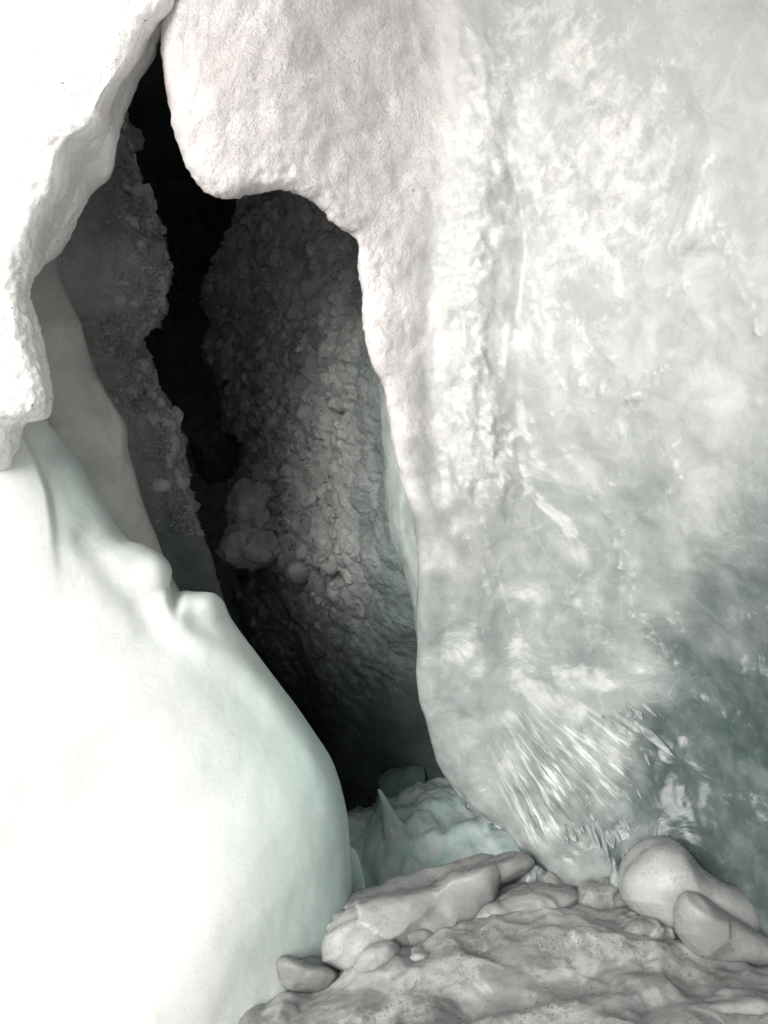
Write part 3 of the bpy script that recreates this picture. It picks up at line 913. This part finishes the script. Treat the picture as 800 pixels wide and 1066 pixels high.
# feathery crystals standing on the frost walls (too many to count)
def crystals(parent, P, px, py, keep, n, size, mat, seed):
    r = np.random.default_rng(seed)
    N = grid_normals(P)
    prob = keep(px, py).ravel()
    prob = prob / prob.sum()
    idx = r.choice(P.shape[0] * P.shape[1], n, p=prob)
    base = P.reshape(-1, 3)[idx]
    nn = N.reshape(-1, 3)[idx]
    V, F = [], []
    c = 0
    for k in range(n):
        for q in range(int(r.integers(4, 8))):
            dr = nn[k] + r.normal(0, 0.6, 3)
            dr /= np.linalg.norm(dr)
            sd = np.cross(dr, r.normal(0, 1, 3)); sd /= np.linalg.norm(sd)
            L = size * (0.5 + r.random() * 0.9)
            w = L * (0.12 + 0.12 * r.random())
            b0 = base[k] - nn[k] * 0.006 + r.normal(0, size * 0.3, 3)
            up = np.cross(sd, dr) * w * 0.25
            V += [b0 - sd * w * 0.5, b0 + sd * w * 0.5, b0 + dr * L * 0.55 + sd * w * 0.8 + up, b0 + dr * L, b0 + dr * L * 0.55 - sd * w * 0.8 + up]
            F += [[c, c + 1, c + 2, c + 4], [c + 4, c + 2, c + 3]]
            c += 5
    o = make_object('frost_crystals', np.array(V), F, mat, parent, smooth=False)
    tag(o, kind='stuff')
crystals(FL, FLP, flx, fly, lambda x, y: np.exp(-(stroke(x, y, LE)[0] / 26) ** 2) * (x < 300) * ((y > 90) & (y < 560)) + 0.006, 8000, 0.019, M_FROSTL, 11)
crystals(FR, FRP, frx, fry, lambda x, y: np.exp(-(stroke(x, y, RE)[0] / 60) ** 2) * (y < 600) + 0.06 * (y < 600) * (x < 360), 3200, 0.026, M_FROST, 12)

# rounded clumps of hoar frost: the largest as parts, the countless small ones as one part
def clump_mesh(seed, n=3):
    import bmesh
    bm = bmesh.new()
    bmesh.ops.create_icosphere(bm, subdivisions=n, radius=1)
    V = np.array([v.co[:] for v in bm.verts]); F = np.array([[v.index for v in f.verts] for f in bm.faces])
    bm.free()
    f1, f2, ci = worley(V, 2.6, seed)
    V = V * (1 + 0.75 * (0.5 - f1) + 0.30 * fbm(V, 2.4, 4, seed))[:, None]
    return V, F
def frost_lumps(parent, P, px, py, keep, nbig, nsmall, size, mat, seed):
    r = np.random.default_rng(seed)
    N = grid_normals(P)
    prob = keep(px, py).ravel(); prob = prob / prob.sum()
    kinds = [clump_mesh(seed * 10 + k, 3) for k in range(4)]
    small = [clump_mesh(seed * 20 + k, 2) for k in range(4)]
    Pf, Nf = P.reshape(-1, 3), N.reshape(-1, 3)
    mes = []
    for k, (V, F) in enumerate(kinds):
        me = bpy.data.meshes.new('frost_lump'); me.from_pydata(V.tolist(), [], F.tolist()); me.update()
        me.polygons.foreach_set('use_smooth', np.ones(len(me.polygons), bool)); me.materials.append(mat); mes.append(me)
    for k, i in enumerate(r.choice(len(Pf), nbig, p=prob, replace=False)):
        o = bpy.data.objects.new('frost_lump', mes[k % 4]); C.objects.link(o); o.parent = parent
        sz = size * (1.0 + 0.7 * r.random())
        o.location = Vector(Pf[i] - Nf[i] * sz * 0.25) - parent.location
        o.rotation_euler = r.random(3) * 6.28
        o.scale = sz * (0.6 + 0.6 * r.random(3))
    VV, FF, c = [], [], 0
    for k, i in enumerate(r.choice(len(Pf), nsmall, p=prob)):
        V, F = small[k % 4]
        sz = size * (0.35 + 1.0 * r.random() ** 2)
        a = r.normal(0, 1, (3, 3)); q, _ = np.linalg.qr(a)
        VV.append((V * (0.55 + 0.7 * r.random(3))) @ q * sz + Pf[i] - Nf[i] * sz * 0.45)
        FF.append(F + c); c += len(V)
    o = make_object('frost_lumps', np.concatenate(VV), np.concatenate(FF), mat, parent)
    tag(o, kind='stuff')
frost_lumps(FR, FRP, frx, fry, lambda x, y: (0.3 + np.exp(-(stroke(x, y, RE)[0] / 70) ** 2)) * sstep(680, 560, y) * sstep(392, 345, x) * (y > 150) * (x > 200), 60, 2000, 0.056, M_FROST, 3)
frost_lumps(FL, FLP, flx, fly, lambda x, y: np.exp(-(stroke(x, y, LE)[0] / 26) ** 2) * sstep(560, 500, y) * (y > 100) * (x < 260), 14, 260, 0.050, M_FROSTL, 4)

# big frost balls in the crack
for k, (cx_, cy_, rx, ry, yy, lab) in enumerate([(268, 528, 34, 30, 5.0, 'upper round frost ball bulging into the black gap of the crack'),
                                                  (262, 570, 34, 24, 4.9, 'lower round frost ball beneath another at the gap of the crack'),
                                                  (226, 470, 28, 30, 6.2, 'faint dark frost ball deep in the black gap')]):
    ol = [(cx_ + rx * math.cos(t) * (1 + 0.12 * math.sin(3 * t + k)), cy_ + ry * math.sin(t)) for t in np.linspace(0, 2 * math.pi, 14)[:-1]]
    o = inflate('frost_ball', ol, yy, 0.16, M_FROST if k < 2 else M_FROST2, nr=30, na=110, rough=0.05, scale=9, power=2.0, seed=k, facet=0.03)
    tag(o, lab, 'frost ball', 'frost balls in the crack')

# ------------------------------------------------------------------ ice bed at the bottom of the crack
rows = [[(340, 850, 5.0), (380, 842, 5.0), (410, 832, 5.0), (440, 815, 4.9), (475, 815, 4.7), (520, 830, 4.5), (580, 850, 4.4)],
        [(340, 866, 4.3), (372, 858, 4.35), (400, 846, 4.4), (430, 834, 4.4), (470, 832, 4.3), (520, 848, 4.2), (580, 860, 4.1)],
        [(340, 885, 4.15), (370, 880, 4.12), (400, 868, 4.10), (430, 858, 4.1), (470, 858, 4.05), (520, 868, 3.95), (580, 880, 3.9)],
        [(340, 915, 4.05), (370, 910, 4.02), (405, 902, 3.92), (440, 895, 3.95), (480, 888, 3.85), (520, 890, 3.8), (580, 900, 3.7)],
        [(340, 950, 4.0), (370, 945, 3.95), (410, 940, 3.8), (450, 930, 3.75), (490, 920, 3.7), (530, 915, 3.65), (590, 925, 3.5)],
        [(340, 1000, 3.9), (375, 1000, 3.8), (420, 990, 3.6), (460, 985, 3.55), (500, 980, 3.5), (540, 970, 3.45), (600, 975, 3.3)],
        [(340, 1060, 3.6), (380, 1060, 3.5), (420, 1060, 3.4), (460, 1060, 3.35), (500, 1060, 3.3), (540, 1060, 3.25), (600, 1060, 3.2)]]
def bed_disp(px, py, P, N):
    q = P * np.array([1, 0.6, 0.45])
    f1, f2, ci = worley(P * np.array([1, 0.7, 0.6]), 5.5, 501)
    d = 0.05 * (ci - 0.5) * sstep(0, 0.25, f2 - f1) + 0.02 * ridged(q, 7, 3, 502)
    d += 0.05 * np.exp(-(stroke(px, py, [(402, 838), (410, 870), (424, 900), (430, 930)])[0] / 9) ** 2)
    d += 0.03 * np.exp(-(stroke(px, py, [(430, 880), (470, 875), (505, 862)])[0] / 7) ** 2)
    return d
BED, *_ = sheet('ice_bed', rows, 140, 140, M_BED, bed_disp)
tag(BED, 'glassy pale turquoise ice bed at the bottom of the crack', 'ice bed')
inflate('spike', [(393, 822), (396, 821), (402, 830), (408, 840), (416, 852), (424, 862), (402, 872), (399, 856), (397, 840)], 4.06, 0.04, M_BED, BED, nr=14, na=50, rough=0.004, scale=12)
o = inflate('ice_boulder', [(392, 850), (393, 828), (396, 812), (404, 803), (418, 799), (430, 796), (438, 802), (442, 816), (446, 840), (430, 862), (405, 866)], 4.75, 0.16, M_DARKICE, nr=20, na=80, rough=0.02, scale=8, seed=5, facet=0.03)
tag(o, 'dark teal ice boulder behind the small spike at the bottom of the crack', 'ice boulder')
o = inflate('ice_plate', [(364, 880), (372, 888), (378, 910), (380, 935), (378, 960), (362, 965), (358, 920)], 3.35, 0.05, M_BED, nr=16, na=60, rough=0.005, scale=9)
tag(o, 'thin upright plate of pale ice against the right flank of the mound', 'ice plate')

# ------------------------------------------------------------------ foreground rubble
rows = [[(225, 1120, 2.42), (250, 1080, 2.48), (285, 1040, 2.68), (330, 1005, 2.85), (375, 965, 2.98), (470, 930, 3.05), (560, 924, 3.05), (645, 924, 3.0), (740, 950, 2.88), (860, 1000, 2.7), (1100, 1040, 2.4)],
        [(215, 1110, 2.40), (255, 1080, 2.42), (300, 1055, 2.55), (345, 1025, 2.68), (395, 985, 2.80), (480, 950, 2.88), (565, 944, 2.88), (645, 945, 2.84), (745, 970, 2.72), (860, 1015, 2.55), (1100, 1060, 2.25)],
        [(240, 1130, 2.28), (280, 1100, 2.3), (330, 1075, 2.38), (380, 1045, 2.46), (430, 1010, 2.56), (500, 985, 2.64), (580, 978, 2.64), (655, 978, 2.60), (750, 1000, 2.50), (860, 1035, 2.38), (1100, 1085, 2.1)],
        [(270, 1160, 2.15), (310, 1135, 2.17), (360, 1105, 2.22), (410, 1080, 2.30), (460, 1055, 2.38), (530, 1035, 2.42), (600, 1028, 2.42), (670, 1025, 2.38), (760, 1040, 2.3), (870, 1065, 2.2), (1100, 1120, 1.95)],
        [(330, 1260, 1.9), (370, 1230, 1.9), (410, 1200, 1.92), (460, 1170, 1.98), (510, 1150, 2.02), (570, 1135, 2.05), (640, 1125, 2.05), (700, 1120, 2.02), (790, 1130, 1.98), (890, 1150, 1.9), (1100, 1200, 1.75)],
        [(400, 1500, 1.5), (430, 1480, 1.5), (470, 1450, 1.5), (520, 1430, 1.5), (570, 1420, 1.5), (630, 1410, 1.5), (690, 1400, 1.5), (760, 1400, 1.5), (830, 1400, 1.5), (920, 1400, 1.5), (1100, 1400, 1.45)]]
def rub_disp(px, py, P, N):
    q = P * np.array([0.75, 1, 1.6])
    w = 0.03 * np.stack([fbm(P, 6, 3, k) for k in (1, 2, 3)], -1)
    lay = P[..., 2] * 7.5 + 1.1 * fbm(P, 2.0, 4, 611) + 0.5 * P[..., 0]
    led = np.abs(np.mod(lay, 1) - 0.75) ; led = np.where(np.mod(lay, 1) < 0.75, np.mod(lay, 1) / 0.75, (1 - np.mod(lay, 1)) / 0.25)
    return 0.045 * led * (0.5 + 0.5 * noise(P, 3, 612)) + 0.050 * plates(q + w, 3.6, 601, 0.7, 0.3) + 0.010 * plates(q + w, 9.5, 605, 0.9, 0.3) + 0.008 * fbm(q, 8, 3, 602) + 0.0012 * ridged(P, 34, 2, 603)
RUB, *_ = sheet('rubble_heap', rows, 240, 300, M_RUB, rub_disp)
tag(RUB, 'low heap of dirty grey ice rubble with brown grit across the foreground', 'ice rubble')

def block(name, outline, Yc, th, mat, label, cat, **kw):
    o = inflate(name, outline, Yc + 0.085, th * 1.15, mat, **kw)
    tag(o, label, cat, 'ice blocks lying on the rubble heap')
    return o
block('ice_slab', [(440, 925), (460, 917), (482, 910), (505, 901), (528, 893), (546, 890), (558, 897), (550, 907), (533, 917), (514, 925), (494, 930), (470, 933), (450, 932)], 2.90, 0.09, M_RUB3,
      'long tilted grey ice slab with a pointed right end on the rubble', 'ice slab', tilt=(0.03, -0.15), rough=0.008, scale=6, seed=21, facet=0.006, nr=30, na=160)
block('ice_block', [(334, 1002), (336, 978), (344, 958), (358, 944), (378, 937), (420, 926), (460, 914), (495, 904), (516, 899), (524, 908), (518, 925), (508, 948), (485, 972), (450, 992), (400, 1008), (360, 1012)], 2.83, 0.16, M_RUB2,
      'broad rounded pale ice block carrying the long tilted slab', 'ice block', rough=0.022, scale=6, seed=22, facet=0.030, power=3.6, tilt=(0.06, -0.10))
block('ice_chunk', [(286, 1012), (287, 1000), (296, 995), (310, 998), (328, 1004), (345, 1008), (352, 1018), (340, 1030), (310, 1034), (292, 1026)], 2.62, 0.08, M_RUB3,
      'small rounded grey ice chunk at the left tip of the rubble', 'ice chunk', rough=0.012, scale=8, seed=23)
block('ice_chunk', [(378, 990), (385, 975), (400, 966), (425, 962), (450, 966), (462, 976), (455, 990), (430, 998), (400, 1000)], 2.72, 0.09, M_RUB3,
      'flat grey ice chunk resting against the broad pale block', 'ice chunk', rough=0.015, scale=8, seed=24, facet=0.012)
block('ice_chunk', [(366, 1008), (374, 992), (392, 981), (410, 979), (418, 990), (416, 1005), (400, 1016), (380, 1020)], 2.6, 0.08, M_RUB2,
      'pale leaf-shaped ice chunk in front of the broad block', 'ice chunk', rough=0.012, scale=8, seed=25, facet=0.012)
block('ice_chunk', [(425, 997), (432, 991), (445, 992), (450, 999), (440, 1005), (428, 1004)], 2.56, 0.05, M_RUB2,
      'tiny pale ice pebble beside the leaf-shaped chunk', 'ice chunk', rough=0.008, scale=10, seed=26)
block('ice_block', [(460, 975), (475, 952), (500, 938), (530, 930), (565, 926), (600, 932), (615, 948), (600, 968), (560, 980), (510, 985)], 2.86, 0.14, M_RUB,
      'wide gritty ice block under the pointed end of the tilted slab', 'ice block', rough=0.03, scale=6, seed=27, facet=0.03)
block('ice_chunk', [(600, 940), (604, 924), (618, 918), (638, 920), (650, 928), (660, 945), (640, 958), (612, 956)], 2.84, 0.10, M_RUB,
      'small dark ice chunk just left of the big smooth boulder', 'ice chunk', rough=0.02, scale=8, seed=28, facet=0.02)
block('ice_boulder', [(649, 935), (649, 915), (656, 900), (668, 888), (684, 879), (700, 878), (714, 884), (730, 902), (748, 914), (772, 924), (795, 942), (815, 965), (825, 1000), (780, 1010), (720, 990), (675, 965)], 2.72, 0.20, M_RUB2,
      'largest smooth pale boulder of ice at the right, against the dark wall', 'ice boulder', rough=0.012, scale=5, seed=29)
block('ice_boulder', [(704, 970), (703, 948), (709, 934), (718, 929), (730, 931), (748, 944), (775, 960), (805, 980), (820, 1005), (780, 1012), (730, 1000)], 2.52, 0.11, M_RUB3,
      'glassy grey boulder with a rounded peak in front of the largest pale boulder', 'ice boulder', rough=0.012, scale=6, seed=30, facet=0.012)
block('ice_chunk', [(640, 985), (645, 965), (660, 952), (685, 955), (705, 968), (712, 985), (690, 1000), (660, 1002)], 2.62, 0.10, M_RUB,
      'small rough grey ice chunk wedged left of the peaked glassy boulder', 'ice chunk', rough=0.02, scale=8, seed=31, facet=0.025)
block('ice_block', [(710, 1060), (730, 1045), (770, 1038), (810, 1042), (830, 1060), (810, 1080), (750, 1085), (715, 1078)], 2.2, 0.07, M_RUB2,
      'whitish ice block at the lower right corner of the heap', 'ice block', rough=0.015, scale=7, seed=33, facet=0.012)
block('ice_shard', [(516, 934), (530, 922), (548, 906), (560, 903), (572, 914), (584, 932), (560, 942), (535, 942)], 2.96, 0.05, M_SHARD,
      'bright glassy ice shard under the tip of the tilted slab', 'ice shard', rough=0.006, scale=10, seed=34, facet=0.012)
block('ice_shard', [(634, 940), (637, 908), (639, 894), (645, 905), (653, 925), (650, 940)], 2.80, 0.03, M_SHARD,
      'small upright teal ice shard behind the dark chunk', 'ice shard', rough=0.004, scale=10, seed=35)
